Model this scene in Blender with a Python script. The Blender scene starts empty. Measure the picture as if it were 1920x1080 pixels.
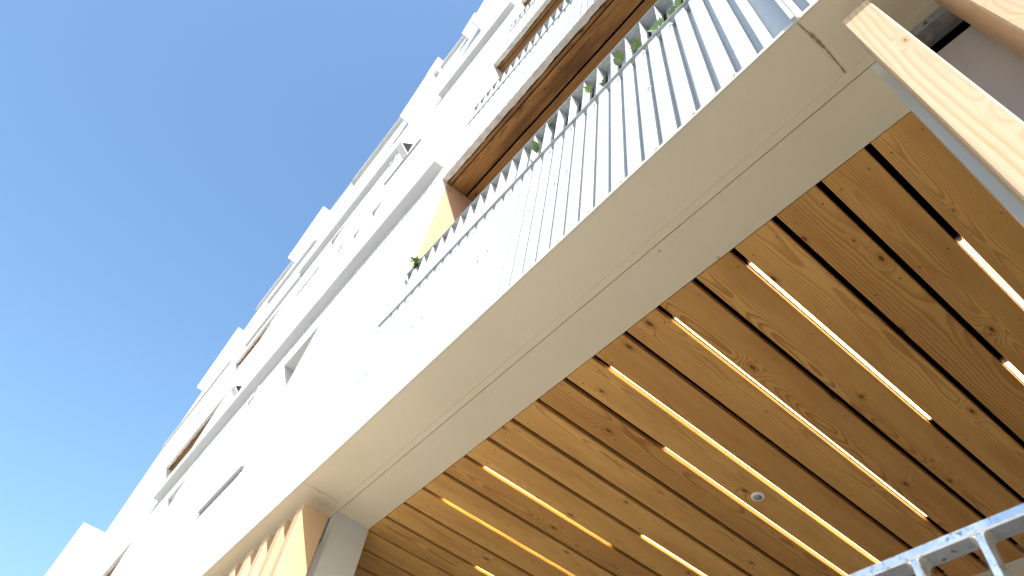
import bpy, math, random
from mathutils import Vector, Matrix

random.seed(7)
SC = bpy.context.scene
COL = SC.collection
CZ = 0.5            # height of the camera above the ground; heights below are measured from the lens

# ------------------------------------------------------------------ camera
cam_data = bpy.data.cameras.new('camera')
cam = bpy.data.objects.new('camera', cam_data)
COL.objects.link(cam)
cam_data.sensor_width = 36.0
cam_data.lens = 23.697
cam_data.clip_start = 0.02
cam_data.clip_end = 2000.0
right = (-0.62729, -0.770196, 0.115349)
down = (0.584076, -0.563238, -0.584481)
fwd = (0.515134, -0.299266, 0.803166)
cam.matrix_world = Matrix(((right[0], -down[0], -fwd[0], 0.0),
                           (right[1], -down[1], -fwd[1], 0.0),
                           (right[2], -down[2], -fwd[2], CZ),
                           (0, 0, 0, 1)))
cam_data.dof.use_dof = True
cam_data.dof.focus_distance = 2.9
cam_data.dof.aperture_fstop = 5.0
SC.camera = cam

# ------------------------------------------------------------------ sky and sun
SUN_DIR = Vector((-2.3, 1.0, 1.89)).normalized()      # towards the sun
world = bpy.data.worlds.new('World')
SC.world = world
world.use_nodes = True
wn = world.node_tree.nodes
wl = world.node_tree.links
bg = wn['Background']
sky = wn.new('ShaderNodeTexSky')
sky.sky_type = 'NISHITA'
sky.sun_disc = False
sky.sun_elevation = math.asin(SUN_DIR.z)
sky.sun_rotation = math.atan2(SUN_DIR.x, SUN_DIR.y)
sky.altitude = 0
sky.air_density = 2.0
sky.dust_density = 4.0
sky.ozone_density = 8.0
wl.new(sky.outputs[0], bg.inputs[0])
bg.inputs[1].default_value = 0.132

sun_data = bpy.data.lights.new('sun', 'SUN')
sun_data.energy = 5.0
sun_data.angle = math.radians(0.53)
sun_data.color = (1.0, 0.96, 0.9)
sun = bpy.data.objects.new('sun', sun_data)
sun.rotation_euler = (-SUN_DIR).to_track_quat('-Z', 'Y').to_euler()
sun.location = (-20, 10, 30)
COL.objects.link(sun)

SC.view_settings.view_transform = 'Standard'
SC.view_settings.look = 'None'
SC.view_settings.gamma = 1.0
SC.view_settings.use_curve_mapping = False
SC.view_settings.exposure = 1.2
SC.cycles.max_bounces = 8
SC.cycles.diffuse_bounces = 5

# ------------------------------------------------------------------ node helpers
class NT:
    def __init__(self, name):
        self.m = bpy.data.materials.new(name)
        self.m.use_nodes = True
        self.t = self.m.node_tree
        self.bsdf = self.t.nodes['Principled BSDF']

    def n(self, kind, **kw):
        nd = self.t.nodes.new(kind)
        for k, v in kw.items():
            setattr(nd, k, v)
        return nd

    def put(self, sock, v):
        if hasattr(v, 'is_output') or isinstance(v, bpy.types.NodeSocket):
            self.t.links.new(v, sock)
        else:
            sock.default_value = v

    def math(self, op, a, b=0.0, c=0.0, clamp=False):
        nd = self.n('ShaderNodeMath', operation=op, use_clamp=clamp)
        self.put(nd.inputs[0], a)
        self.put(nd.inputs[1], b)
        self.put(nd.inputs[2], c)
        return nd.outputs[0]

    def ss(self, v, lo, hi, a=0.0, b=1.0):
        nd = self.n('ShaderNodeMapRange', interpolation_type='SMOOTHSTEP')
        self.put(nd.inputs[0], v)
        nd.inputs[1].default_value = lo
        nd.inputs[2].default_value = hi
        nd.inputs[3].default_value = a
        nd.inputs[4].default_value = b
        return nd.outputs[0]

    def mix(self, f, a, b, mode='MIX'):
        nd = self.n('ShaderNodeMix', data_type='RGBA', blend_type=mode)
        self.put(nd.inputs[0], f)
        self.put(nd.inputs[6], a if not isinstance(a, tuple) else (*a, 1) if len(a) == 3 else a)
        self.put(nd.inputs[7], b if not isinstance(b, tuple) else (*b, 1) if len(b) == 3 else b)
        return nd.outputs[2]

    def noise(self, vec, scale, detail=3.0, rough=0.55, dist=0.0):
        nd = self.n('ShaderNodeTexNoise')
        self.put(nd.inputs['Vector'], vec)
        nd.inputs['Scale'].default_value = scale
        nd.inputs['Detail'].default_value = detail
        nd.inputs['Roughness'].default_value = rough
        nd.inputs['Distortion'].default_value = dist
        return nd.outputs[0]

    def vec(self, x, y, z):
        nd = self.n('ShaderNodeCombineXYZ')
        self.put(nd.inputs[0], x)
        self.put(nd.inputs[1], y)
        self.put(nd.inputs[2], z)
        return nd.outputs[0]

    def bump(self, h, strength=0.3, dist=0.002):
        nd = self.n('ShaderNodeBump')
        nd.inputs['Strength'].default_value = strength
        nd.inputs['Distance'].default_value = dist
        self.put(nd.inputs['Height'], h)
        self.t.links.new(nd.outputs[0], self.bsdf.inputs['Normal'])

    def set(self, color=None, rough=None, metal=None, spec=None):
        b = self.bsdf.inputs
        if color is not None:
            self.put(b['Base Color'], (*color, 1) if isinstance(color, tuple) and len(color) == 3 else color)
        if rough is not None:
            self.put(b['Roughness'], rough)
        if metal is not None:
            self.put(b['Metallic'], metal)
        if spec is not None:
            self.put(b['Specular IOR Level'], spec)
        return self.m


def xyz(nt, kind='Object'):
    tc = nt.n('ShaderNodeTexCoord')
    sep = nt.n('ShaderNodeSeparateXYZ')
    nt.t.links.new(tc.outputs[kind], sep.inputs[0])
    return tc.outputs[kind], sep.outputs[0], sep.outputs[1], sep.outputs[2]


def wood(name, early, late, knot, ring=105.0, rough=0.55, contrast=0.75, tone=0.35, knots=0.5):
    """Softwood sawn along local Y: growth rings cut flat, warped round knots."""
    nt = NT(name)
    _, x, y, z = xyz(nt)
    oi = nt.n('ShaderNodeObjectInfo')
    rnd = oi.outputs['Random']
    r2 = nt.math('FRACT', nt.math('MULTIPLY', rnd, 17.31))
    r3 = nt.math('FRACT', nt.math('MULTIPLY', rnd, 57.73))
    off = nt.math('MULTIPLY', rnd, 91.7)
    yo = nt.math('ADD', y, off)
    # slow wander of the pith
    w1 = nt.noise(nt.vec(nt.math('MULTIPLY', x, 2.2), nt.math('MULTIPLY', yo, 0.75), off), 1.0, 2.0, 0.5)
    w2 = nt.noise(nt.vec(nt.math('MULTIPLY', x, 3.0), nt.math('MULTIPLY', yo, 1.3), nt.math('ADD', off, 40.0)), 1.0, 2.0, 0.5)
    cx = nt.math('MULTIPLY', nt.math('SUBTRACT', r2, 0.5), 0.16)
    dx = nt.math('ADD', nt.math('SUBTRACT', x, cx), nt.math('MULTIPLY', nt.math('SUBTRACT', w1, 0.5), 0.085))
    dz = nt.math('ADD', nt.math('ADD', nt.math('MULTIPLY', r3, 0.06), 0.02),
                 nt.math('MULTIPLY', nt.math('SUBTRACT', w2, 0.5), 0.085))
    dz = nt.math('ADD', dz, nt.math('MULTIPLY', z, 0.8))
    r = nt.math('SQRT', nt.math('ADD', nt.math('MULTIPLY', dx, dx), nt.math('MULTIPLY', dz, dz)))
    # knots
    vor = nt.n('ShaderNodeTexVoronoi', feature='F1', voronoi_dimensions='2D')
    kv = nt.vec(nt.math('ADD', nt.math('MULTIPLY', x, 6.5), nt.math('MULTIPLY', rnd, 33.0)),
                nt.math('MULTIPLY', yo, 2.6), 0.0)
    nt.t.links.new(kv, vor.inputs['Vector'])
    vor.inputs['Scale'].default_value = 1.0
    d = vor.outputs['Distance']
    vc = nt.n('ShaderNodeSeparateColor')
    nt.t.links.new(vor.outputs['Color'], vc.inputs[0])
    gate = nt.math('GREATER_THAN', vc.outputs[0], 1.0 - knots)
    size = nt.math('MULTIPLY_ADD', vc.outputs[1], 0.8, 0.3)
    dk = nt.math('DIVIDE', d, size)
    kn = nt.math('MULTIPLY', gate, nt.ss(dk, 0.0, 0.46, 1.0, 0.0))
    kn2 = nt.math('POWER', kn, 2.0)
    phase = nt.math('ADD', nt.math('MULTIPLY', r, nt.math('MULTIPLY_ADD', r2, ring * 0.75, ring * 0.65)), nt.math('MULTIPLY', kn2, 4.2))
    wob = nt.noise(nt.vec(nt.math('MULTIPLY', x, 30.0), nt.math('MULTIPLY', yo, 3.0), off), 1.0, 3.0, 0.6)
    phase = nt.math('ADD', phase, nt.math('MULTIPLY', wob, 0.55))
    fr = nt.math('FRACT', phase)
    lw = nt.math('MULTIPLY', nt.ss(fr, 0.35, 0.88), nt.ss(fr, 0.92, 1.0, 1.0, 0.0))
    # width of rings differs, so contrast does too
    amp = nt.noise(nt.vec(nt.math('MULTIPLY', r, 26.0), nt.math('MULTIPLY', yo, 0.3), off), 1.0, 2.0, 0.5)
    lw = nt.math('MULTIPLY', lw, nt.ss(amp, 0.25, 0.7, 0.35, 1.0))
    lw = nt.math('MULTIPLY', lw, nt.math('MULTIPLY_ADD', r3, 0.4 * contrast, 0.62 * contrast))
    fib = nt.noise(nt.vec(nt.math('MULTIPLY', x, 420.0), nt.math('MULTIPLY', yo, 9.0), nt.math('MULTIPLY', z, 420.0)), 1.0, 3.0, 0.7)
    tn = nt.noise(nt.vec(nt.math('MULTIPLY', x, 7.0), nt.math('MULTIPLY', yo, 1.1), off), 1.0, 4.0, 0.6)
    c = nt.mix(lw, early, late)
    c = nt.mix(nt.math('MULTIPLY', nt.ss(fib, 0.35, 0.75), 0.22), c, late)
    c = nt.mix(nt.math('MULTIPLY', nt.ss(tn, 0.4, 0.7), tone), c, late)
    c = nt.mix(nt.math('MULTIPLY', nt.math('SUBTRACT', r3, 0.25), 0.55, clamp=True), c, late)
    halo = nt.math('MULTIPLY', gate, nt.ss(dk, 0.05, 0.17, 0.55, 0.0))
    core = nt.math('MULTIPLY', gate, nt.ss(dk, 0.035, 0.062, 1.0, 0.0))
    c = nt.mix(halo, c, late)
    c = nt.mix(nt.math('MULTIPLY', core, 0.85), c, knot)
    nt.bump(nt.math('ADD', nt.math('MULTIPLY', lw, 0.6), fib), 0.25, 0.0006)
    return nt.set(c, rough, spec=0.35)


def plain(name, color, rough=0.5, metal=0.0, var=0.08, scale=6.0, spec=0.5, bump=0.0, dark=None):
    nt = NT(name)
    co, x, y, z = xyz(nt)
    n1 = nt.noise(co, scale, 4.0, 0.6)
    n2 = nt.noise(co, scale * 14, 2.0, 0.5)
    dk = dark or tuple(max(0.0, v * (1 - 2.2 * var)) for v in color)
    c = nt.mix(nt.ss(n1, 0.35, 0.75), color, dk)
    c = nt.mix(nt.math('MULTIPLY', nt.ss(n2, 0.45, 0.7), 0.35), c, dk)
    if bump:
        nt.bump(n2, bump, 0.002)
    rr = nt.math('ADD', rough, nt.math('MULTIPLY', nt.math('SUBTRACT', n1, 0.5), 0.15))
    return nt.set(c, rr, metal, spec)


def galvanised(name, base, dark, rough=0.42, metal=0.75, scale=55.0, blot=None):
    nt = NT(name)
    co, x, y, z = xyz(nt)
    v = nt.n('ShaderNodeTexVoronoi', feature='F1')
    nt.t.links.new(co, v.inputs['Vector'])
    v.inputs['Scale'].default_value = scale
    sc = nt.n('ShaderNodeSeparateColor')
    nt.t.links.new(v.outputs['Color'], sc.inputs[0])
    n1 = nt.noise(co, 7.0, 5.0, 0.65)
    c = nt.mix(nt.math('MULTIPLY', sc.outputs[0], 0.6), base, dark)
    c = nt.mix(nt.ss(n1, 0.45, 0.75), c, dark)
    if blot:
        n2 = nt.noise(co, 60.0, 4.0, 0.75, 0.6)
        n3 = nt.noise(co, 9.0, 2.0, 0.5)
        f = nt.math('MULTIPLY', nt.ss(n2, 0.56, 0.66), nt.ss(n3, 0.4, 0.6))
        c = nt.mix(f, c, blot)
        n4 = nt.noise(nt.vec(nt.math('MULTIPLY', x, 25.0), nt.math('MULTIPLY', y, 90.0), nt.math('MULTIPLY', z, 90.0)), 1.0, 5.0, 0.8, 1.5)
        c = nt.mix(nt.math('MULTIPLY', nt.ss(n4, 0.62, 0.7), 0.8), c, blot)
    rr = nt.math('ADD', rough - 0.08, nt.math('MULTIPLY', sc.outputs[1], 0.2))
    nt.bump(sc.outputs[2], 0.08, 0.001)
    return nt.set(c, rr, metal)


M = {}
M['white'] = plain('white_paint', (0.49, 0.52, 0.55), 0.42, 0.0, 0.025, 1.3, 0.5)
M['white_flat'] = plain('white_render', (0.575, 0.58, 0.57), 0.55, 0.0, 0.03, 0.9, 0.3)
M['galv'] = galvanised('galvanised_sheet', (0.46, 0.485, 0.475), (0.30, 0.32, 0.32), 0.5, 0.35, 70.0)
M['back'] = galvanised('galvanised_back_plate', (0.40, 0.45, 0.49), (0.28, 0.33, 0.37), 0.5, 0.3, 70.0)
M['galv_rail'] = galvanised('galvanised_rail', (0.80, 0.84, 0.88), (0.66, 0.70, 0.75), 0.35, 0.85, 120.0, blot=(0.16, 0.2, 0.28))
M['galv_dark'] = galvanised('galvanised_bracket', (0.40, 0.41, 0.43), (0.22, 0.24, 0.25), 0.45, 0.7, 60.0)
M['weld'] = plain('weld_bead', (0.62, 0.60, 0.52), 0.45, 0.3, 0.1, 40.0)
M['steel'] = plain('bolt_steel', (0.62, 0.62, 0.58), 0.22, 1.0, 0.1, 90.0)
M['screw'] = plain('screw_head', (0.74, 0.75, 0.76), 0.3, 0.3, 0.05, 90.0)
M['panel'] = plain('grey_wall_panel', (0.56, 0.50, 0.42), 0.4, 0.0, 0.05, 2.0)
M['jamb'] = plain('pale_jamb_paint', (0.55, 0.555, 0.52), 0.38, 0.0, 0.03, 2.0)
M['black'] = plain('dark_void', (0.004, 0.004, 0.005), 0.9, 0.0, 0.02, 3.0, 0.0)
M['nail'] = plain('nail_head', (0.03, 0.022, 0.016), 0.5, 0.2, 0.1, 90.0)
M['plaster'] = plain('porch_wall_paint', (0.58, 0.55, 0.46), 0.6, 0.0, 0.04, 2.0)
M['lintel'] = plain('mortar_lintel', (0.80, 0.755, 0.68), 0.8, 0.0, 0.16, 9.0, 0.2, 0.5)
M['sealant'] = plain('dirty_sealant', (0.38, 0.30, 0.18), 0.7, 0.0, 0.25, 30.0, 0.2, 0.3)
M['sensor_ring'] = plain('sensor_ring', (0.85, 0.82, 0.76), 0.4, 0.0, 0.02, 10.0)
M['sensor_lens'] = plain('sensor_lens', (0.30, 0.31, 0.31), 0.25, 0.0, 0.08, 200.0)
M['cap'] = plain('diffuser_cap', (0.62, 0.5, 0.44), 0.4, 0.0, 0.05, 40.0)
M['glass'] = plain('window_glass', (0.012, 0.016, 0.018), 0.06, 0.0, 0.1, 2.0, 0.7)
M['frame'] = plain('window_frame', (0.10, 0.10, 0.10), 0.4, 0.0, 0.05, 8.0)
M['rubber'] = plain('dark_gap_seal', (0.012, 0.011, 0.012), 0.8, 0.0, 0.1, 20.0, 0.2)
M['wood_ceiling'] = wood('larch_ceiling_board', (0.74, 0.42, 0.132), (0.33, 0.14, 0.034), (0.085, 0.034, 0.014), 135.0, 0.5, 1.0, 0.42, 0.42)
M['wood_fin'] = wood('pine_fin', (0.54, 0.41, 0.27), (0.40, 0.225, 0.09), (0.25, 0.11, 0.04), 70.0, 0.55, 0.8, 0.3, 0.5)
M['wood_head'] = wood('stained_head_board', (0.46, 0.225, 0.068), (0.15, 0.062, 0.018), (0.05, 0.02, 0.01), 48.0, 0.5, 0.8, 1.0, 0.4)
M['wood_jamb'] = wood('pine_jamb_board', (0.47, 0.295, 0.20), (0.42, 0.245, 0.145), (0.2, 0.08, 0.03), 60.0, 0.5, 0.5, 0.3, 0.3)


def beige():
    nt = NT('beige_soffit_paint')
    co, x, y, z = xyz(nt)
    n1 = nt.noise(co, 1.6, 4.0, 0.55)
    n2 = nt.noise(co, 55.0, 3.0, 0.6)
    c = nt.mix(nt.ss(n1, 0.35, 0.7), (0.69, 0.605, 0.445), (0.655, 0.57, 0.41))
    c = nt.mix(nt.math('MULTIPLY', nt.ss(n2, 0.5, 0.8), 0.15), c, (0.52, 0.44, 0.30))
    # faint scuffs
    n3 = nt.noise(nt.vec(nt.math('MULTIPLY', x, 30.0), nt.math('MULTIPLY', y, 7.0), 0.0), 1.0, 4.0, 0.75, 0.8)
    n4 = nt.noise(co, 2.3, 1.0, 0.5)
    f = nt.math('MULTIPLY', nt.ss(n3, 0.66, 0.72), nt.ss(n4, 0.55, 0.66))
    c = nt.mix(nt.math('MULTIPLY', f, 0.6), c, (0.27, 0.22, 0.14))
    v = nt.n('ShaderNodeTexVoronoi', feature='F1')
    nt.t.links.new(co, v.inputs['Vector'])
    v.inputs['Scale'].default_value = 3.3
    sp = nt.ss(v.outputs['Distance'], 0.012, 0.026, 1.0, 0.0)
    c = nt.mix(nt.math('MULTIPLY', sp, 0.6), c, (0.14, 0.11, 0.07))
    return nt.set(c, nt.math('ADD', 0.33, nt.math('MULTIPLY', n1, 0.15)), 0.0, 0.5)


def stain():
    """grime that has run along a joint: brown where the noise leaves it, elsewhere the paint shows"""
    nt = NT('joint_stain')
    co, x, y, z = xyz(nt)
    n = nt.noise(nt.vec(nt.math('MULTIPLY', x, 38.0), nt.math('MULTIPLY', y, 14.0), 0.0), 1.0, 5.0, 0.75, 1.2)
    c = nt.mix(nt.ss(n, 0.4, 0.62), (0.44, 0.39, 0.28), (0.20, 0.155, 0.085))
    return nt.set(c, 0.6)


def leaf_mat():
    nt = NT('ivy_leaf')
    co, x, y, z = xyz(nt)
    oi = nt.n('ShaderNodeObjectInfo')
    c = nt.mix(oi.outputs['Random'], (0.06, 0.11, 0.03), (0.26, 0.38, 0.12))
    vein = nt.ss(nt.math('ABSOLUTE', x), 0.0005, 0.002, 0.4, 0.0)
    c = nt.mix(vein, c, (0.30, 0.38, 0.14))
    n = nt.noise(co, 90.0, 3.0, 0.6)
    c = nt.mix(nt.math('MULTIPLY', n, 0.4), c, (0.03, 0.07, 0.015))
    nt.bsdf.inputs['Subsurface Weight'].default_value = 0.0
    return nt.set(c, 0.4)


def led_mat():
    m = bpy.data.materials.new('led_diffuser')
    m.use_nodes = True
    t = m.node_tree
    b = t.nodes['Principled BSDF']
    b.inputs['Base Color'].default_value = (0.8, 0.75, 0.65, 1)
    b.inputs['Emission Color'].default_value = (1.0, 0.72, 0.30, 1)
    b.inputs['Emission Strength'].default_value = 3.3
    return m


def paving():
    nt = NT('concrete_paving')
    co, x, y, z = xyz(nt)
    br = nt.n('ShaderNodeTexBrick')
    nt.t.links.new(co, br.inputs['Vector'])
    br.inputs['Scale'].default_value = 1.0
    br.inputs['Brick Width'].default_value = 0.6
    br.inputs['Row Height'].default_value = 0.4
    br.inputs['Mortar Size'].default_value = 0.006
    br.inputs['Color1'].default_value = (0.44, 0.42, 0.385, 1)
    br.inputs['Color2'].default_value = (0.38, 0.36, 0.33, 1)
    br.inputs['Mortar'].default_value = (0.14, 0.13, 0.12, 1)
    n = nt.noise(co, 3.0, 5.0, 0.6)
    c = nt.mix(nt.math('MULTIPLY', nt.ss(n, 0.4, 0.8), 0.4), br.outputs['Color'], (0.29, 0.275, 0.25))
    return nt.set(c, 0.75)


M['bounce_dimmer'] = plain('bounce_dimmer', (0.11, 0.105, 0.10), 0.85, 0.0, 0.15, 4.0, 0.3, 0.6)  # dark colour of the added patch that weakens ground bounce
M['beige'] = beige()
M['stain'] = stain()
M['leaf'] = leaf_mat()
M['stem'] = plain('ivy_stem', (0.10, 0.13, 0.05), 0.6)
M['led'] = led_mat()
M['paving'] = paving()

# ------------------------------------------------------------------ mesh helpers
class MB:
    def __init__(self):
        self.v, self.f, self.mi = [], [], []

    def face(self, pts, mi=0):
        b = len(self.v)
        self.v += [tuple(p) for p in pts]
        self.f.append(tuple(range(b, b + len(pts))))
        self.mi.append(mi)

    def box(self, x0, x1, y0, y1, z0, z1, mi=0):
        b = len(self.v)
        self.v += [(x, y, z) for z in (z0, z1) for y in (y0, y1) for x in (x0, x1)]
        for q in ((0, 2, 3, 1), (4, 5, 7, 6), (0, 1, 5, 4), (2, 6, 7, 3), (0, 4, 6, 2), (1, 3, 7, 5)):
            self.f.append(tuple(b + i for i in q))
            self.mi.append(mi)

    def bbox(self, x0, x1, y0, y1, z0, z1, c=0.003, mi=0):
        """box with all long edges chamfered by c (chamfer runs along the y edges and the ends)"""
        b = len(self.v)
        prof = [(x0 + c, z0), (x1 - c, z0), (x1, z0 + c), (x1, z1 - c), (x1 - c, z1), (x0 + c, z1), (x0, z1 - c), (x0, z0 + c)]
        for y in (y0, y1):
            self.v += [(x, y, z) for x, z in prof]
        n = 8
        for i in range(n):
            j = (i + 1) % n
            self.f.append((b + i, b + i + n, b + j + n, b + j))
            self.mi.append(mi)
        self.f.append(tuple(b + i for i in range(n)))
        self.f.append(tuple(b + n + i for i in reversed(range(n))))
        self.mi += [mi, mi]

    def disc(self, c, n_axis, r, seg=12, mi=0, h=0.0, r2=None):
        """short cylinder / cone frustum from c along n_axis"""
        n = Vector(n_axis).normalized()
        u = n.orthogonal().normalized()
        w = n.cross(u)
        r2 = r if r2 is None else r2
        c = Vector(c)
        b = len(self.v)
        for rr, hh in ((r, 0.0), (r2, h)):
            for i in range(seg):
                a = 2 * math.pi * i / seg
                self.v.append(tuple(c + n * hh + (u * math.cos(a) + w * math.sin(a)) * rr))
        for i in range(seg):
            j = (i + 1) % seg
            self.f.append((b + i, b + j, b + seg + j, b + seg + i))
            self.mi.append(mi)
        self.f.append(tuple(b + seg + i for i in range(seg)))
        self.mi.append(mi)

    def mesh(self, name, mats, smooth=False):
        me = bpy.data.meshes.new(name)
        me.from_pydata(self.v, [], self.f)
        for m in mats:
            me.materials.append(m)
        if len(mats) > 1:
            me.polygons.foreach_set('material_index', self.mi)
        if smooth:
            me.polygons.foreach_set('use_smooth', [True] * len(me.polygons))
        me.update()
        return me


def link(name, me, parent=None, loc=(0, 0, 0), rot=(0, 0, 0)):
    o = bpy.data.objects.new(name, me)
    COL.objects.link(o)
    o.parent = parent
    z = 0.0 if parent else CZ
    o.location = (loc[0], loc[1], loc[2] + z)
    o.rotation_euler = rot
    return o


def build(name, mb, mat, parent=None, loc=(0, 0, 0), rot=(0, 0, 0), smooth=False):
    mats = mat if isinstance(mat, (list, tuple)) else [mat]
    return link(name, mb.mesh(name, mats, smooth), parent, loc, rot)


def tag(o, label=None, cat=None, group=None, kind=None):
    if label:
        o['label'] = label
    if cat:
        o['category'] = cat
    if group:
        o['group'] = group
    if kind:
        o['kind'] = kind
    return o


def thing(name, label, cat, group=None, loc=(0, 0, 0)):
    return tag(link(name, None, None, loc), label, cat, group)


# ------------------------------------------------------------------ ground
g = MB()
g.face([(-300, -300, 0), (300, -300, 0), (300, 300, 0), (-300, 300, 0)])
gr = build('ground', g, M['paving'], None, (0, 0, -CZ))
tag(gr, kind='structure')
g = MB()
g.face([(-60, -1.5, 0.004), (0.2, -1.5, 0.004), (0.2, 7.0, 0.004), (-60, 7.0, 0.004)])
tag(build('bounce_dimmer_patch', g, M['bounce_dimmer'], None, (0, 0, -CZ)), kind='structure')  # unseen dark patch, added to dim ground bounce on the right of the soffit

# ------------------------------------------------------------------ the white building
X_R, X_FAR = -3.2, 24.4        # ends of the facade
Z_S, Z_TOP = 2.34, 23.35       # soffit, cornice
Y_C, Y_G = -0.868, -0.903      # crest and groove of the cladding
PITCH = 0.0905
bld = thing('apartment_building', 'white corrugated metal apartment building seen steeply from below', 'building')

OPEN = [  # x0, x1, z0, z1 of everything cut out of the cladding
    (X_R, 3.28, 3.604, 5.98), (X_R, 3.22, 7.22, 9.42), (X_R, 3.18, 10.75, 12.95),
    (12.3, 15.9, 7.7, 9.42), (12.6, 15.6, 11.3, 12.85), (12.2, 16.0, 4.3, 5.87),
    (5.69, 6.63, 4.55, 5.81), (6.2, 6.6, 8.4, 9.6), (6.85, 7.2, 8.4, 9.57), (9.57, 10.4, 11.9, 13.15), (9.88, 10.7, 4.7, 5.9)]


def corrugated(x0, x1, z0, z1):
    """trapezoidal sheet: broad crests, narrow grooves"""
    fl, gw = 0.0042, 0.0325
    pts = [(x0, Y_C)]
    k0 = int((x0 - 0.36) / PITCH) - 1
    for k in range(k0, k0 + int((x1 - x0) / PITCH) + 4):
        c = 0.3602 + k * PITCH
        if c < 0.15 and c > 0.03:          # flat lap next to the vertical joint cover
            continue
        a, b = c - gw / 2, c + gw / 2
        if a < x0 + 0.002 or b > x1 - 0.002:
            continue
        pts += [(a, Y_C), (a + fl, Y_G), (b - fl, Y_G), (b, Y_C)]
    if x0 < 0.052 < x1:
        pts = [p for p in pts if p[0] < 0.05 or p[0] > 0.131] + [(0.051, Y_C), (0.052, Y_G), (0.126, Y_G), (0.130, Y_C)]
        pts.sort(key=lambda p: p[0])
    pts.append((x1, Y_C))
    mb = MB()
    n = len(pts)
    mb.v = [(x, y, z0) for x, y in pts] + [(x, y, z1) for x, y in pts]
    mb.f = [(i, i + 1, i + 1 + n, i + n) for i in range(n - 1)]
    mb.mi = [0] * len(mb.f)
    return mb


xs = sorted({X_R, X_FAR, *[o[0] for o in OPEN], *[o[1] for o in OPEN]})
cols = []
for a, b in zip(xs, xs[1:]):
    m_ = (a + b) / 2
    cuts = sorted((o[2], o[3]) for o in OPEN if o[0] < m_ < o[1])
    z, iv = Z_S + 0.004, []
    for c0, c1 in cuts:
        if c0 > z:
            iv.append((z, c0))
        z = c1
    iv.append((z, Z_TOP))
    if cols and cols[-1][2] == iv:
        cols[-1][1] = b
    else:
        cols.append([a, b, iv])
first_sheet = None
for a, b, iv in cols:
    for z0, z1 in iv:
        s = build('cladding_sheet', corrugated(a, b, z0, z1), M['white'], bld)
        if first_sheet is None:
            first_sheet = s
# thin drip edge along the bottom of the cladding
mb = MB()
mb.box(X_R, X_FAR, -0.872, -0.866, Z_S - 0.002, Z_S + 0.003)
build('drip_edge', mb, M['jamb'], bld)
# vertical cover strip at the sheet joint
mb = MB()
mb.box(0.036, 0.050, -0.90, -0.850, Z_S + 0.004, 3.60)
mb.box(0.026, 0.033, -0.90, -0.862, Z_S + 0.004, 3.60)
build('joint_cover', mb, M['white'], bld)

# self-drilling screws of the lowest sheet
sm = MB()
sm.disc((0, 0, 0), (0, 1, 0), 0.0085, 12, 0, 0.003)
sm.disc((0, 0.003, 0), (0, 1, 0), 0.006, 6, 0, 0.006, 0.0052)
screw_me = sm.mesh('screw', [M['screw']])
for zrow, yo, step, x0 in ((3.515, Y_C, 2, 0.46), (3.0, Y_C, 1, 0.64), (2.362, Y_C, 2, 0.463)):
    k = -1 if zrow < 2.9 else 0
    while True:
        x = x0 + k * PITCH * step
        k += 1
        if x > 3.2:
            break
        if zrow == 3.0 and (k - 1) % 7 not in (0, 6):
            continue
        link('screw', screw_me, first_sheet, (x, yo, zrow))

# ---- planter troughs on the window parapets
LEAVES = {}


def planter(zb, xe, detail):
    p = link('planter_trough', None, bld)
    zt = zb + 0.459
    mb = MB()
    xl = xe + (0.16 if detail else 0.0)
    mb.box(X_R, xl, -0.92, -0.856, zb, zb + 0.003)
    mb.box(X_R, xl, -0.858, -0.856, zb + 0.003, zb + 0.009)
    build('ledge', mb, M['galv'], p)
    mb = MB()
    mb.box(X_R, xe, -0.935, -0.852, zt, zt + 0.007)
    build('cap', mb, M['galv'], p)
    mb = MB()
    mb.box(-0.0013, 0.0013, -0.922, -0.856, zb + 0.004, zt)
    me = mb.mesh('fin_plate', [M['white']])
    k = -30
    while True:
        x = 0.525 + k * 0.1153
        k += 1
        if x > xe:
            break
        if x < X_R:
            continue
        link('fin_plate', me, p, (x, 0, 0))
    k = -30
    pm = MB()
    pm.box(0.006, 0.092, -0.926, -0.922, zb + 0.004, zt)
    pme = pm.mesh('back_plate', [M['back']])
    while True:
        x = 0.525 + k * 0.1153
        k += 1
        if x + 0.1 > xe:
            break
        if x < X_R:
            continue
        link('back_plate', pme, p, (x, 0, 0))
    mb = MB()
    mb.box(X_R, xe - 0.02, -1.16, -0.94, zb + 0.02, zt - 0.06)
    build('soil_liner', mb, M['rubber'], p)
    return p


# ---- deep window openings with timber heads
def board_mesh(name, w, l, t, mat, c=0.003):
    mb = MB()
    mb.bbox(-w / 2, w / 2, 0, l, 0, t, c)
    return mb.mesh(name, [mat])


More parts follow.
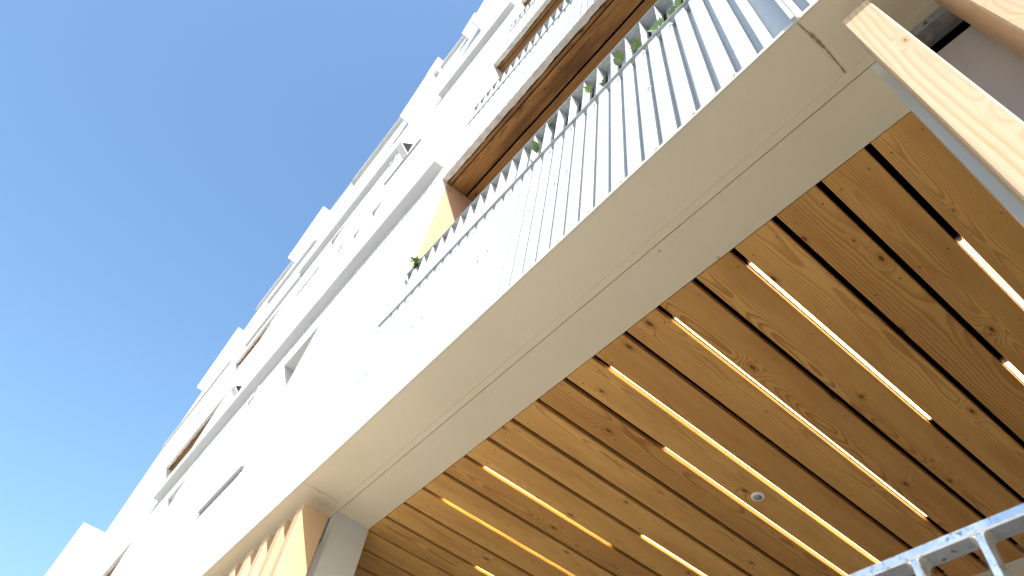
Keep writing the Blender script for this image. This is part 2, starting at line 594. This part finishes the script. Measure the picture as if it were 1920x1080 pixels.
def opening(x0, x1, z0, zh, seed, wood_jamb=True):
    w = link('window_opening', None, bld)
    rr = random.Random(seed)
    # mortar strip with a ragged inner edge
    mb = MB()
    n = max(6, int((x1 - x0) / 0.03))
    prev = None
    e = 0.0
    for i in range(n + 1):
        x = x0 + (x1 - x0) * i / n
        e = 0.6 * e + rr.uniform(-0.0032, 0.0032)
        if i % 7 == 0:
            e += rr.choice((-0.006, 0.0, 0.004))
        cur = (x, -0.927 + max(-0.012, min(0.012, e)))
        if prev:
            mb.face([(prev[0], -0.866, zh), (prev[0], prev[1], zh), (cur[0], cur[1], zh), (cur[0], -0.866, zh)])
            mb.face([(prev[0], prev[1], zh), (prev[0], prev[1], zh + 0.03), (cur[0], cur[1], zh + 0.03), (cur[0], cur[1], zh)])
        prev = cur
    build('lintel', mb, M['lintel'], w)
    for ya, yb, dz in ((-0.940, -0.974, 0.006), (-0.984, -1.158, 0.0), (-1.178, -1.352, 0.002)):
        me = board_mesh('head_board', abs(yb - ya), x1 - x0 - 0.01, 0.022, M['wood_head'])
        link('head_board', me, w, (x1 - 0.005, (ya + yb) / 2, zh + 0.005 + dz), (0, 0, math.pi / 2))
    mb = MB()
    mb.box(x0, x1, -1.36, -0.88, zh + 0.05, zh + 0.06)
    build('head_void', mb, M['black'], w)
    mb = MB()
    mb.box(x1, x1 + 0.03, -0.932, -0.866, z0, zh + 0.02)
    build('reveal_trim', mb, M['white_flat'], w)
    for xx, s in ((x1, 1), (x0, -1)):
        if xx == X_R:
            continue
        me = board_mesh('jamb_board', 0.42, zh - z0, 0.02, M['wood_jamb'] if wood_jamb else M['white_flat'])
        # length up, width in depth
        o = link('jamb_board', me, w, (xx - s * 0.004 + (0.02 if s < 0 else 0), -1.145, z0))
        o.rotation_euler = Matrix(((0, 0, 1), (1, 0, 0), (0, 1, 0))).to_euler()
    mb = MB()
    mb.box(x0, x1, -1.375, -1.365, z0, zh + 0.05)
    build('glass', mb, M['glass'], w)
    mb = MB()
    for a in range(int((x1 - x0) / 1.05) + 1):
        xx = x1 - 0.05 - a * 1.05
        mb.box(xx - 0.03, xx + 0.03, -1.364, -1.345, z0, zh - 0.001)
    mb.box(x0, x1, -1.364, -1.348, zh - 0.055, zh - 0.002)
    build('frame', mb, M['frame'], w)
    mb = MB()
    mb.box(x0, x1, -1.36, -0.872, z0 - 0.03, z0 - 0.004)
    build('sill', mb, M['galv'], w)
    return w


for i, (x0, x1, z0, z1) in enumerate(OPEN[:6]):
    opening(x0, x1, z0, z1, 11 + i, i == 0)
for zb, xe in ((3.604, 3.09), (7.22, 3.2), (10.75, 3.15)):
    planter(zb, xe, zb < 4)


def niche(x0, x1, z0, z1):
    n = link('wall_niche', None, bld)
    d = -1.12
    mb = MB()
    mb.face([(x0, -0.866, z1), (x0, d, z1), (x1, d, z1), (x1, -0.866, z1)])
    build('niche_head', mb, M['white_flat'], n)
    mb = MB()
    mb.face([(x1, -0.866, z0), (x1, -0.866, z1), (x1, d, z1), (x1, d, z0)])
    mb.face([(x0, -0.866, z0), (x0, d, z0), (x0, d, z1), (x0, -0.866, z1)])
    mb.face([(x0, -0.866, z0), (x1, -0.866, z0), (x1, d, z0), (x0, d, z0)])
    build('niche_lining', mb, M['white_flat'], n)
    mb = MB()
    mb.face([(x0, d, z0), (x1, d, z0), (x1, d, z1), (x0, d, z1)])
    build('pane', mb, M['glass'], n)


for o in OPEN[6:]:
    niche(*o)

# ---- projecting bands and cornice (pale boxes with a shaded underside)
for x0, x1, z, yo, h in ((3.44, 12.0, 6.5, -0.754, 0.34), (3.45, 5.9, 13.55, -0.750, 0.34), (7.55, 12.3, 13.7, -0.742, 0.34),
                         (12.3, 15.6, 13.55, -0.80, 0.16), (18.2, 24.35, 15.0, -0.812, 0.3), (9.25, 15.1, 22.9, -0.715, 0.4),
                         (18.9, 24.2, 23.2, -0.765, 0.4)):
    mb = MB()
    mb.box(x0, x1, -0.895, yo, z, z + h)
    build('projecting_band', mb, M['white_flat'], bld)
mb = MB()
mb.box(X_R, X_FAR, -1.6, -0.752, Z_TOP, Z_TOP + 0.45)
build('cornice', mb, M['white_flat'], bld)
mb = MB()
mb.box(15.1, 18.9, -0.895, -0.768, 18.7, Z_TOP - 0.01)
build('parapet_panel', mb, M['white_flat'], bld)

# ---- fin panels standing out at right angles
for x, z0, z1, yo in ((5.67, 18.15, 22.2, -0.536), (9.2, 18.26, 21.95, -0.54), (9.45, 22.5, 24.4, -0.54), (7.0, 20.9, 23.3, -0.60),
                      (18.05, 20.5, 24.5, -0.463), (22.1, 16.4, 19.85, -0.548)):
    mb = MB()
    mb.box(x, x + 0.045, -0.88, yo, z0, z1)
    build('fin_panel', mb, M['white_flat'], bld)

# ---- small hoods over slots; the dark strip also paints in shade below
for x0, x1, z, yo in ((5.58, 6.62, 3.66, -0.838), (9.45, 10.45, 11.03, -0.85), (9.3, 10.35, 18.38, -0.85), (19.5, 20.5, 10.95, -0.85), (19.1, 20.2, 18.85, -0.85),
                      (5.68, 6.93, 11.08, -0.835), (13.0, 15.9, 19.95, -0.85), (16.6, 17.5, 12.0, -0.85), (13.6, 14.3, 11.2, -0.85)):
    h = link('wall_hood', None, bld)
    mb = MB()
    mb.box(x0, x1, -0.89, yo, z, z + 0.02)
    mb.box(x0, x1, yo - 0.004, yo, z - 0.01, z - 0.0005)
    build('hood_plate', mb, M['white_flat'], h)
    mb = MB()
    mb.box(x0 + 0.01, x1 - 0.01, -0.8655, -0.8645, z - 0.03, z - 0.002)
    build('slot_shade', mb, M['galv_dark'], h)  # dark strip: slots, and painted shade under the lowest hood

# ---- triangular hoods with an open dark end
for x, tri, ln in ((6.2, ((-0.622, 11.489), (-0.87, 11.77), (-0.862, 11.241)), 0.16), (10.0, ((-0.733, 7.83), (-0.87, 7.92), (-0.865, 7.719)), 0.16)):
    h = link('triangular_hood', None, bld)
    cy = sum(p[0] for p in tri) / 3
    cz = sum(p[1] for p in tri) / 3
    inn = [(cy + (p[0] - cy) * 0.82, cz + (p[1] - cz) * 0.82) for p in tri]
    mb = MB()
    for i in range(3):
        a, b = tri[i], tri[(i + 1) % 3]
        c, d = inn[i], inn[(i + 1) % 3]
        mb.face([(x, *a), (x, *b), (x + ln, *b), (x + ln, *a)])
        mb.face([(x, *a), (x, *c), (x, *d), (x, *b)])
        mb.face([(x, *c), (x + ln, *c), (x + ln, *d), (x, *d)])
    build('hood_shell', mb, M['white_flat'], h)
    mb = MB()
    mb.face([(x + 0.02, *p) for p in inn])
    build('hood_opening', mb, M['rubber'], h)

# ---- round wall vents
for x, z, r in ((7.75, 6.1, 0.13), (7.86, 9.98, 0.125), (7.73, 13.42, 0.14)):
    v = link('round_vent', None, bld)
    mb = MB()
    n = 28
    for i in range(n):
        a, b = 2 * math.pi * i / n, 2 * math.pi * (i + 1) / n
        P = lambda t, rr, y: (x + rr * math.cos(t), y, z + rr * math.sin(t))
        mb.face([P(a, r, -0.87), P(b, r, -0.87), P(b, r, -0.845), P(a, r, -0.845)])
        mb.face([P(a, r, -0.845), P(b, r, -0.845), P(b, r - 0.012, -0.845), P(a, r - 0.012, -0.845)])
        mb.face([P(a, r - 0.012, -0.845), P(b, r - 0.012, -0.845), P(b, r - 0.012, -0.866), P(a, r - 0.012, -0.866)])
    build('vent_ring', mb, M['white_flat'], v)
    mb = MB()
    mb.disc((x, -0.866, z), (0, 1, 0), r - 0.012, 28, 0, 0.0005)
    build('vent_screen', mb, M['galv_dark'], v)

# ---- soffit under the facade
sof = link('soffit', None, bld)
JX = [X_R, 0.045, 3.43, X_FAR]
for a, b in zip(JX, JX[1:]):
    mb = MB()
    mb.box(a, b - 0.0003, -1.1195, -0.8655, Z_S, Z_S + 0.02)
    build('soffit_panel', mb, M['beige'], sof)
mb = MB()
mb.box(X_R, X_FAR, -1.1555, -1.1205, Z_S - 0.003, Z_S + 0.02)
build('trim_strip', mb, M['beige'], sof)
mb = MB()
mb.box(-0.022, 3.52, -1.386, -1.1598, Z_S, Z_S + 0.02)
build('portal_head', mb, M['beige'], sof)
mb = MB()
mb.box(X_R, X_FAR, -1.38, -0.90, Z_S + 0.03, Z_S + 0.04)
build('soffit_void', mb, M['black'], sof)
# sealant in the cross joints, squeezed out unevenly
rr = random.Random(4)
for jx, amp, w0 in ((0.045, 0.010, 0.0030), (3.43, 0.003, 0.0014)):
    mb = MB()
    n = 26
    pr = None
    dx = 0.0
    for i in range(n + 1):
        y = -0.868 - (1.119 - 0.868) * i / n
        bow = -amp * math.sin(math.pi * (i / n) * 0.9)
        dx = 0.7 * dx + rr.uniform(-0.001, 0.001)
        hw = w0 * rr.uniform(0.6, 1.4) * (1.5 if 5 < i < 14 else 0.9)
        cur = (jx + bow + dx - hw, jx + bow + dx + hw, y)
        if pr:
            mb.face([(pr[0], pr[2], Z_S - 0.0012), (pr[1], pr[2], Z_S - 0.0012), (cur[1], cur[2], Z_S - 0.0012), (cur[0], cur[2], Z_S - 0.0012)])
        pr = cur
    build('sealant_bead', mb, M['sealant'], sof)

# ---- portal jambs and walls either side, porch enclosure
mb = MB()
mb.box(3.52, 3.60, -1.386, -1.1585, -CZ, Z_S + 0.01)
o = build('portal_jamb', mb, M['jamb'], bld)
mb = MB()
mb.box(-0.10, -0.022, -1.386, -1.1585, -CZ, Z_S + 0.01)
build('portal_jamb', mb, M['jamb'], bld)
mb = MB()
mb.box(X_R, -0.101, -1.24, -1.162, -CZ, 2.132)
build('wall_panel', mb, M['panel'], bld)
mb = MB()
mb.box(X_R, -0.101, -1.26, -1.25, 2.12, Z_S - 0.003)
mb.box(3.601, X_FAR, -1.26, -1.25, -CZ, Z_S - 0.003)
build('wall_backing', mb, M['black'], bld)
mb = MB()
mb.box(3.601, X_FAR, -1.24, -1.162, -CZ, Z_S - 0.003)
build('wall_panel', mb, M['panel'], bld)
mb = MB()
mb.box(-0.62, 5.2, -4.1, -3.947, -CZ, 2.5)
build('porch_wall', mb, M['plaster'], bld)
mb = MB()
mb.box(-0.70, -0.62, -4.1, -1.27, -CZ, 2.5)
build('porch_wall', mb, M['plaster'], bld)
mb = MB()
mb.box(5.2, 5.28, -4.1, -1.27, -CZ, 2.5)
build('porch_wall', mb, M['plaster'], bld)

# ---- annex at the far end and back of the building so the light cannot leak
mb = MB()
mb.box(X_FAR + 0.002, 46.0, -9.0, -0.134, -CZ, 11.5)
an = build('annex_block', mb, M['white_flat'], None)
tag(an, 'plain white block stepping out beyond the far end of the facade', 'building')
mb = MB()
mb.box(X_R, X_FAR, -9.0, -8.9, -CZ, Z_TOP + 0.3)
mb.box(X_R, X_FAR, -8.9, -1.6, Z_TOP + 0.1, Z_TOP + 0.3)
mb.box(X_R - 0.1, X_R, -9.0, -0.87, Z_S, Z_TOP)
mb.box(X_FAR - 0.05, X_FAR, -8.9, -0.895, -CZ, Z_TOP)
mb.box(X_R, X_FAR, -8.9, -1.4, 2.6, 2.7)
build('rear_shell', mb, M['white_flat'], bld)

# ------------------------------------------------------------------ porch ceiling
ceil = link('porch_ceiling', None, bld)
GAP0, STEP, GW = 0.132, 0.1995, 0.026
Y_A, Y_B = -1.3905, -3.945
bw, bl = STEP - GW, (Y_A - Y_B)
for k in range(-2, 24):
    mb = MB()
    mb.bbox(-bw / 2, bw / 2, 0, bl, 0, 0.028, 0.0022)
    rk = random.Random(100 + k)
    for yr in (-1.468, -1.961, -2.454, -2.947, -3.44, -3.88):
        for sx in (-1, 1):
            px = sx * (0.058 + rk.uniform(-0.006, 0.006))
            py = bl - (Y_A - yr) + rk.uniform(-0.006, 0.006)
            a = rk.uniform(0, 3.14)
            s = rk.uniform(0.0028, 0.0044)
            ca, sa = math.cos(a), math.sin(a)
            mb.face([(px + s * (ca * u - sa * v * 0.6), py + s * (sa * u + ca * v * 0.6), -0.0006)
                     for u, v in ((-1, -1), (-1, 1), (1, 1), (1, -1))], 1)
    xc = GAP0 + STEP * k + GW + bw / 2
    build('board', mb, [M['wood_ceiling'], M['nail']], ceil, (xc, Y_B, Z_S + rk.uniform(-0.0008, 0.0008)), (0, rk.uniform(-0.002, 0.002), 0))
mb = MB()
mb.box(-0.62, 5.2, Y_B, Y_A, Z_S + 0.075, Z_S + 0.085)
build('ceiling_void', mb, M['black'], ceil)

# ------------------------------------------------------------------ LED strips in the gaps
LED = [(0, -1.975, -3.25, 'warm LED strip nearest the right jamb, in the first gap between ceiling boards'),
       (1, -2.654, -3.90, 'warm LED strip in the second gap from the right jamb, mostly out of frame'),
       (3, -1.499, -2.774, 'bright warm LED strip in the fourth gap from the right, ending mid ceiling'),
       (5, -1.493, -3.391, 'longest fully visible warm LED strip, ending just above the grey handrail'),
       (7, -1.495, -3.62, 'warm LED strip passing just right of the round ceiling sensor'),
       (8, -2.068, -3.72, 'warm LED strip passing just left of the round ceiling sensor'),
       (11, -2.515, -3.45, 'short warm LED strip cut by the picture edge, left of the sensor'),
       (12, -1.517, -2.491, 'warm LED strip thinning from white to amber, near the left part of the ceiling'),
       (14, -1.527, -2.85, 'amber glowing LED strip showing only its lit board edge, near the left jamb'),
       (16, -2.07, -3.05, 'lowest left warm LED strip, only its tip in view')]
for k, ya, yb, lab in LED:
    x = GAP0 + STEP * k + GW / 2
    t = thing('led_strip_light', lab, 'light strip', 'LED strips between the ceiling boards')
    rec = {0: 0.026, 1: 0.028, 3: 0.032, 5: 0.031, 7: 0.028, 8: 0.026, 11: 0.016, 12: 0.0165, 14: 0.0215, 16: 0.016}[k]
    tilt = 0.0
    if k in (12, 14):
        tilt = 0.008
    mb = MB()
    L = ya - yb
    b0 = Z_S + rec
    e = 0.012
    w = 0.0088
    for (y0, y1) in ((yb + e, ya - e),):
        mb.v = [(x - w, y0, b0 + tilt), (x + w, y0, b0 + tilt), (x + w, y1, b0), (x - w, y1, b0),
                (x - w, y0, b0 + 0.012 + tilt), (x + w, y0, b0 + 0.012 + tilt), (x + w, y1, b0 + 0.012), (x - w, y1, b0 + 0.012)]
        mb.f = [(0, 3, 2, 1), (4, 5, 6, 7), (0, 1, 5, 4), (1, 2, 6, 5), (2, 3, 7, 6), (3, 0, 4, 7)]
        mb.mi = [0] * 6
    build('diffuser', mb, M['led'], t)
    for y0, y1, dz in ((ya - e, ya, 0.0), (yb, yb + e, tilt)):
        mb = MB()
        mb.bbox(x - w, x + w, y0, y1, b0 + dz, b0 + 0.012 + dz, 0.003)
        build('end_cap', mb, M['cap'], t)
    mb = MB()
    mb.box(x - 0.0118, x + 0.0118, yb, ya, b0 + 0.013 + tilt, b0 + 0.026 + tilt)
    build('channel', mb, M['galv_dark'], t)

# ------------------------------------------------------------------ ceiling sensor
ms = thing('motion_sensor', 'small round white motion sensor with grey lens on the timber ceiling', 'sensor')
mb = MB()
c = (1.645, -2.656)
N = 32
prof = [(0.0365, 0.0), (0.036, -0.003), (0.032, -0.0065), (0.023, -0.0075), (0.0215, -0.006)]
for (r0, z0), (r1, z1) in zip(prof, prof[1:]):
    for i in range(N):
        a, b = 2 * math.pi * i / N, 2 * math.pi * (i + 1) / N
        mb.face([(c[0] + r0 * math.cos(a), c[1] + r0 * math.sin(a), Z_S + z0), (c[0] + r1 * math.cos(a), c[1] + r1 * math.sin(a), Z_S + z1),
                 (c[0] + r1 * math.cos(b), c[1] + r1 * math.sin(b), Z_S + z1), (c[0] + r0 * math.cos(b), c[1] + r0 * math.sin(b), Z_S + z0)])
build('ring', mb, M['sensor_ring'], ms)
mb = MB()
prof = [(0.0213, -0.006), (0.019, -0.0105), (0.014, -0.0145), (0.007, -0.0168), (0.0005, -0.0175)]
for (r0, z0), (r1, z1) in zip(prof, prof[1:]):
    for i in range(N):
        a, b = 2 * math.pi * i / N, 2 * math.pi * (i + 1) / N
        mb.face([(c[0] + r0 * math.cos(a), c[1] + r0 * math.sin(a), Z_S + z0), (c[0] + r1 * math.cos(a), c[1] + r1 * math.sin(a), Z_S + z1),
                 (c[0] + r1 * math.cos(b), c[1] + r1 * math.sin(b), Z_S + z1), (c[0] + r0 * math.cos(b), c[1] + r0 * math.sin(b), Z_S + z0)])
build('lens', mb, M['sensor_lens'], ms, smooth=True)

# ------------------------------------------------------------------ timber fin screens
FZ = 2.25
fw, fd = 0.089, 0.166


def fin_mesh():
    mb = MB()
    # local: width x, length y (up), depth z
    mb.bbox(0, fw, 0, FZ + CZ - 0.05, 0, fd, 0.004)
    return mb.mesh('slat', [M['wood_fin']])


fin_me = fin_mesh()
scr_r = thing('timber_slat_screen', 'sunlit pine slat screen beside the grey wall panel, close to the camera', 'screen')
scr_l = thing('timber_slat_screen', 'row of sunlit pine slats under the soffit beyond the portal', 'screen')
# rotate so that local y is up and local z points into the building
ROT = Matrix(((1, 0, 0), (0, 0, -1), (0, 1, 0))).to_euler()
for i in range(9):
    x = -0.043 - fw - 0.2115 * i
    link('slat', fin_me, scr_r, (x, -0.935, -CZ + 0.05), ROT)
for i in range(16):
    link('slat', fin_me, scr_l, (3.462 + 0.2285 * i, -0.936, -CZ + 0.05), ROT)
for parent, xa, xb in ((scr_r, X_R, -0.115), (scr_l, 3.61, 7.5)):
    r = MB()
    r.box(xa, xb, -1.161, -1.153, 2.182, Z_S - 0.006)
    r.box(xa, xb, -1.153, -1.098, 2.182, 2.190)
    rail = build('mounting_rail', r, M['galv_dark'], parent)
    for i in range(6):
        bx = (-0.203 - 0.2115 * i) if parent is scr_r else (3.69 + 0.2285 * i)
        mb = MB()
        mb.disc((bx, -1.153, 2.272), (0, 1, 0), 0.023, 20, 0, 0.003)
        mb.disc((bx, -1.150, 2.272), (0, 1, 0), 0.0155, 6, 0, 0.013, 0.0145)
        mb.disc((bx, -1.137, 2.272), (0, 1, 0), 0.0085, 14, 0, 0.012, 0.0078)
        build('bolt', mb, M['steel'], rail)

# ------------------------------------------------------------------ guard railing
rl = thing('guard_railing', 'galvanised flat-bar guard railing crossing the lower right corner', 'railing')
mb = MB()
b = len(mb.v)
RX0, RX1 = -0.02, 1.55
mb2 = MB()
# long axis along local y -> rotate to world x
mb2.bbox(-0.021, 0.021, 0, RX1 - RX0, 0, 0.0175, 0.0022)
build('top_rail', mb2, M['galv_rail'], rl, (RX1, -1.102, 0.70), (0, 0, math.pi / 2))
mb = MB()
mb.box(-0.0052, 0.0052, -1.117, -1.0835, -CZ, 0.6995)
bal_me = mb.mesh('baluster', [M['galv_rail']])
mb = MB()
for s in (-1, 1):
    prev = None
    for i in range(6):
        t = i / 5
        px = s * (0.0052 + 0.011 * (1 - math.sin(t * math.pi / 2)))
        pz = 0.6995 - 0.010 * (1 - math.cos(t * math.pi / 2)) * 1.0
        cur = (px, pz)
        if prev:
            mb.face([(prev[0], -1.0825, prev[1]), (cur[0], -1.0825, cur[1]), (cur[0], -1.118, cur[1]), (prev[0], -1.118, prev[1])])
            mb.face([(prev[0], -1.0825, prev[1]), (cur[0], -1.0825, cur[1]), (s * 0.004, -1.0825, 0.6995)])
        prev = cur
weld_me = mb.mesh('weld', [M['weld']])
k = -3
while True:
    x = 0.308 + 0.107 * k
    k += 1
    if x < RX0:
        continue
    if x > RX1:
        break
    bo = link('baluster', bal_me, rl, (x, 0, 0))
    link('weld', weld_me, bo)
mb = MB()
mb2 = MB()
mb2.bbox(-0.021, 0.021, 0, RX1 - RX0, 0, 0.0175, 0.0022)
build('bottom_rail', mb2, M['galv_rail'], rl, (RX1, -1.102, -CZ + 0.08), (0, 0, math.pi / 2))

# ------------------------------------------------------------------ ivy in the planter
def leaf_mesh(kind):
    outl = {0: [(0, 0), (0.45, 0.05), (0.62, 0.30), (0.42, 0.42), (0.50, 0.72), (0.22, 0.68), (0, 1.12),
                (-0.22, 0.68), (-0.50, 0.72), (-0.42, 0.42), (-0.62, 0.30), (-0.45, 0.05)],
            1: [(0, 0), (0.22, 0.12), (0.33, 0.42), (0.26, 0.72), (0.1, 0.95), (0, 1.1), (-0.1, 0.95), (-0.26, 0.72), (-0.33, 0.42), (-0.22, 0.12)]}[kind]
    mb = MB()
    ce = (0, 0.45, 0.04)
    n = len(outl)
    P = [(x, y, -0.28 * abs(x) - 0.10 * y * y) for x, y in outl]
    for i in range(n):
        mb.face([ce, P[i], P[(i + 1) % n]])
    return mb.mesh('leaf', [M['leaf']])


leaf_me = [leaf_mesh(0), leaf_mesh(1)]
PL = [(0.515, 3.645, [(0, 0.055, 0.2), (1, 0.07, 1.1)], 'ivy sprig with a green and a dark leaf, second leafy cell from the top'),
      (0.695, 3.70, [(0, 0.062, -0.2), (1, 0.045, 0.9), (1, 0.04, -0.9)], 'pale lobed ivy sprig with dark stalk, third leafy cell from the top edge'),
      (0.800, 3.69, [(1, 0.085, 0.0), (1, 0.075, 0.35)], 'narrow upright ivy sprig, fourth leafy cell from the top edge'),
      (0.945, 3.70, [(0, 0.06, -0.9), (1, 0.04, 0.6)], 'ivy sprig with one wide lobed leaf facing out of the planter'),
      (1.040, 3.80, [(0, 0.055, 0.5), (0, 0.04, -0.5)], 'bright green ivy sprig beside the wide lobed leaf'),
      (1.40, 4.03, [(1, 0.05, 1.2), (1, 0.04, -1.3)], 'curling ivy tip reaching over the rim of the planter'),
      (1.50, 3.72, [(1, 0.085, 0.1), (1, 0.06, -0.4)], 'lone narrow ivy sprig in the middle of the planter'),
      (0.405, 3.63, [(0, 0.06, 0.7), (1, 0.07, -0.5)], 'dark ivy sprig in the cell nearest the top edge of the picture'),
      (2.93, 4.03, [(0, 0.09, 0.6), (0, 0.08, -1.6)], 'dark ivy leaves hanging out at the far end of the planter')]
rl_ = random.Random(21)
for x, z, lv, lab in PL:
    t = thing('ivy_sprig', lab, 'plant', 'ivy sprigs in the planter')
    mb = MB()
    mb.disc((x, -0.905, z - 0.05), (0.1, 0.4, 1), 0.0022, 6, 0, 0.11, 0.0012)
    build('stem', mb, M['stem'], t)
    for kind, s, a in lv:
        o = link('leaf', leaf_me[kind], t, (x + rl_.uniform(-0.01, 0.01), -0.868 + rl_.uniform(-0.012, 0.006), z + rl_.uniform(-0.01, 0.02)))
        # leaf blade roughly faces out and down; a = lean in the facade plane
        o.rotation_euler = (math.radians(62) + rl_.uniform(-0.3, 0.3), a, rl_.uniform(-0.5, 0.5))
        o.scale = (s, s, s)
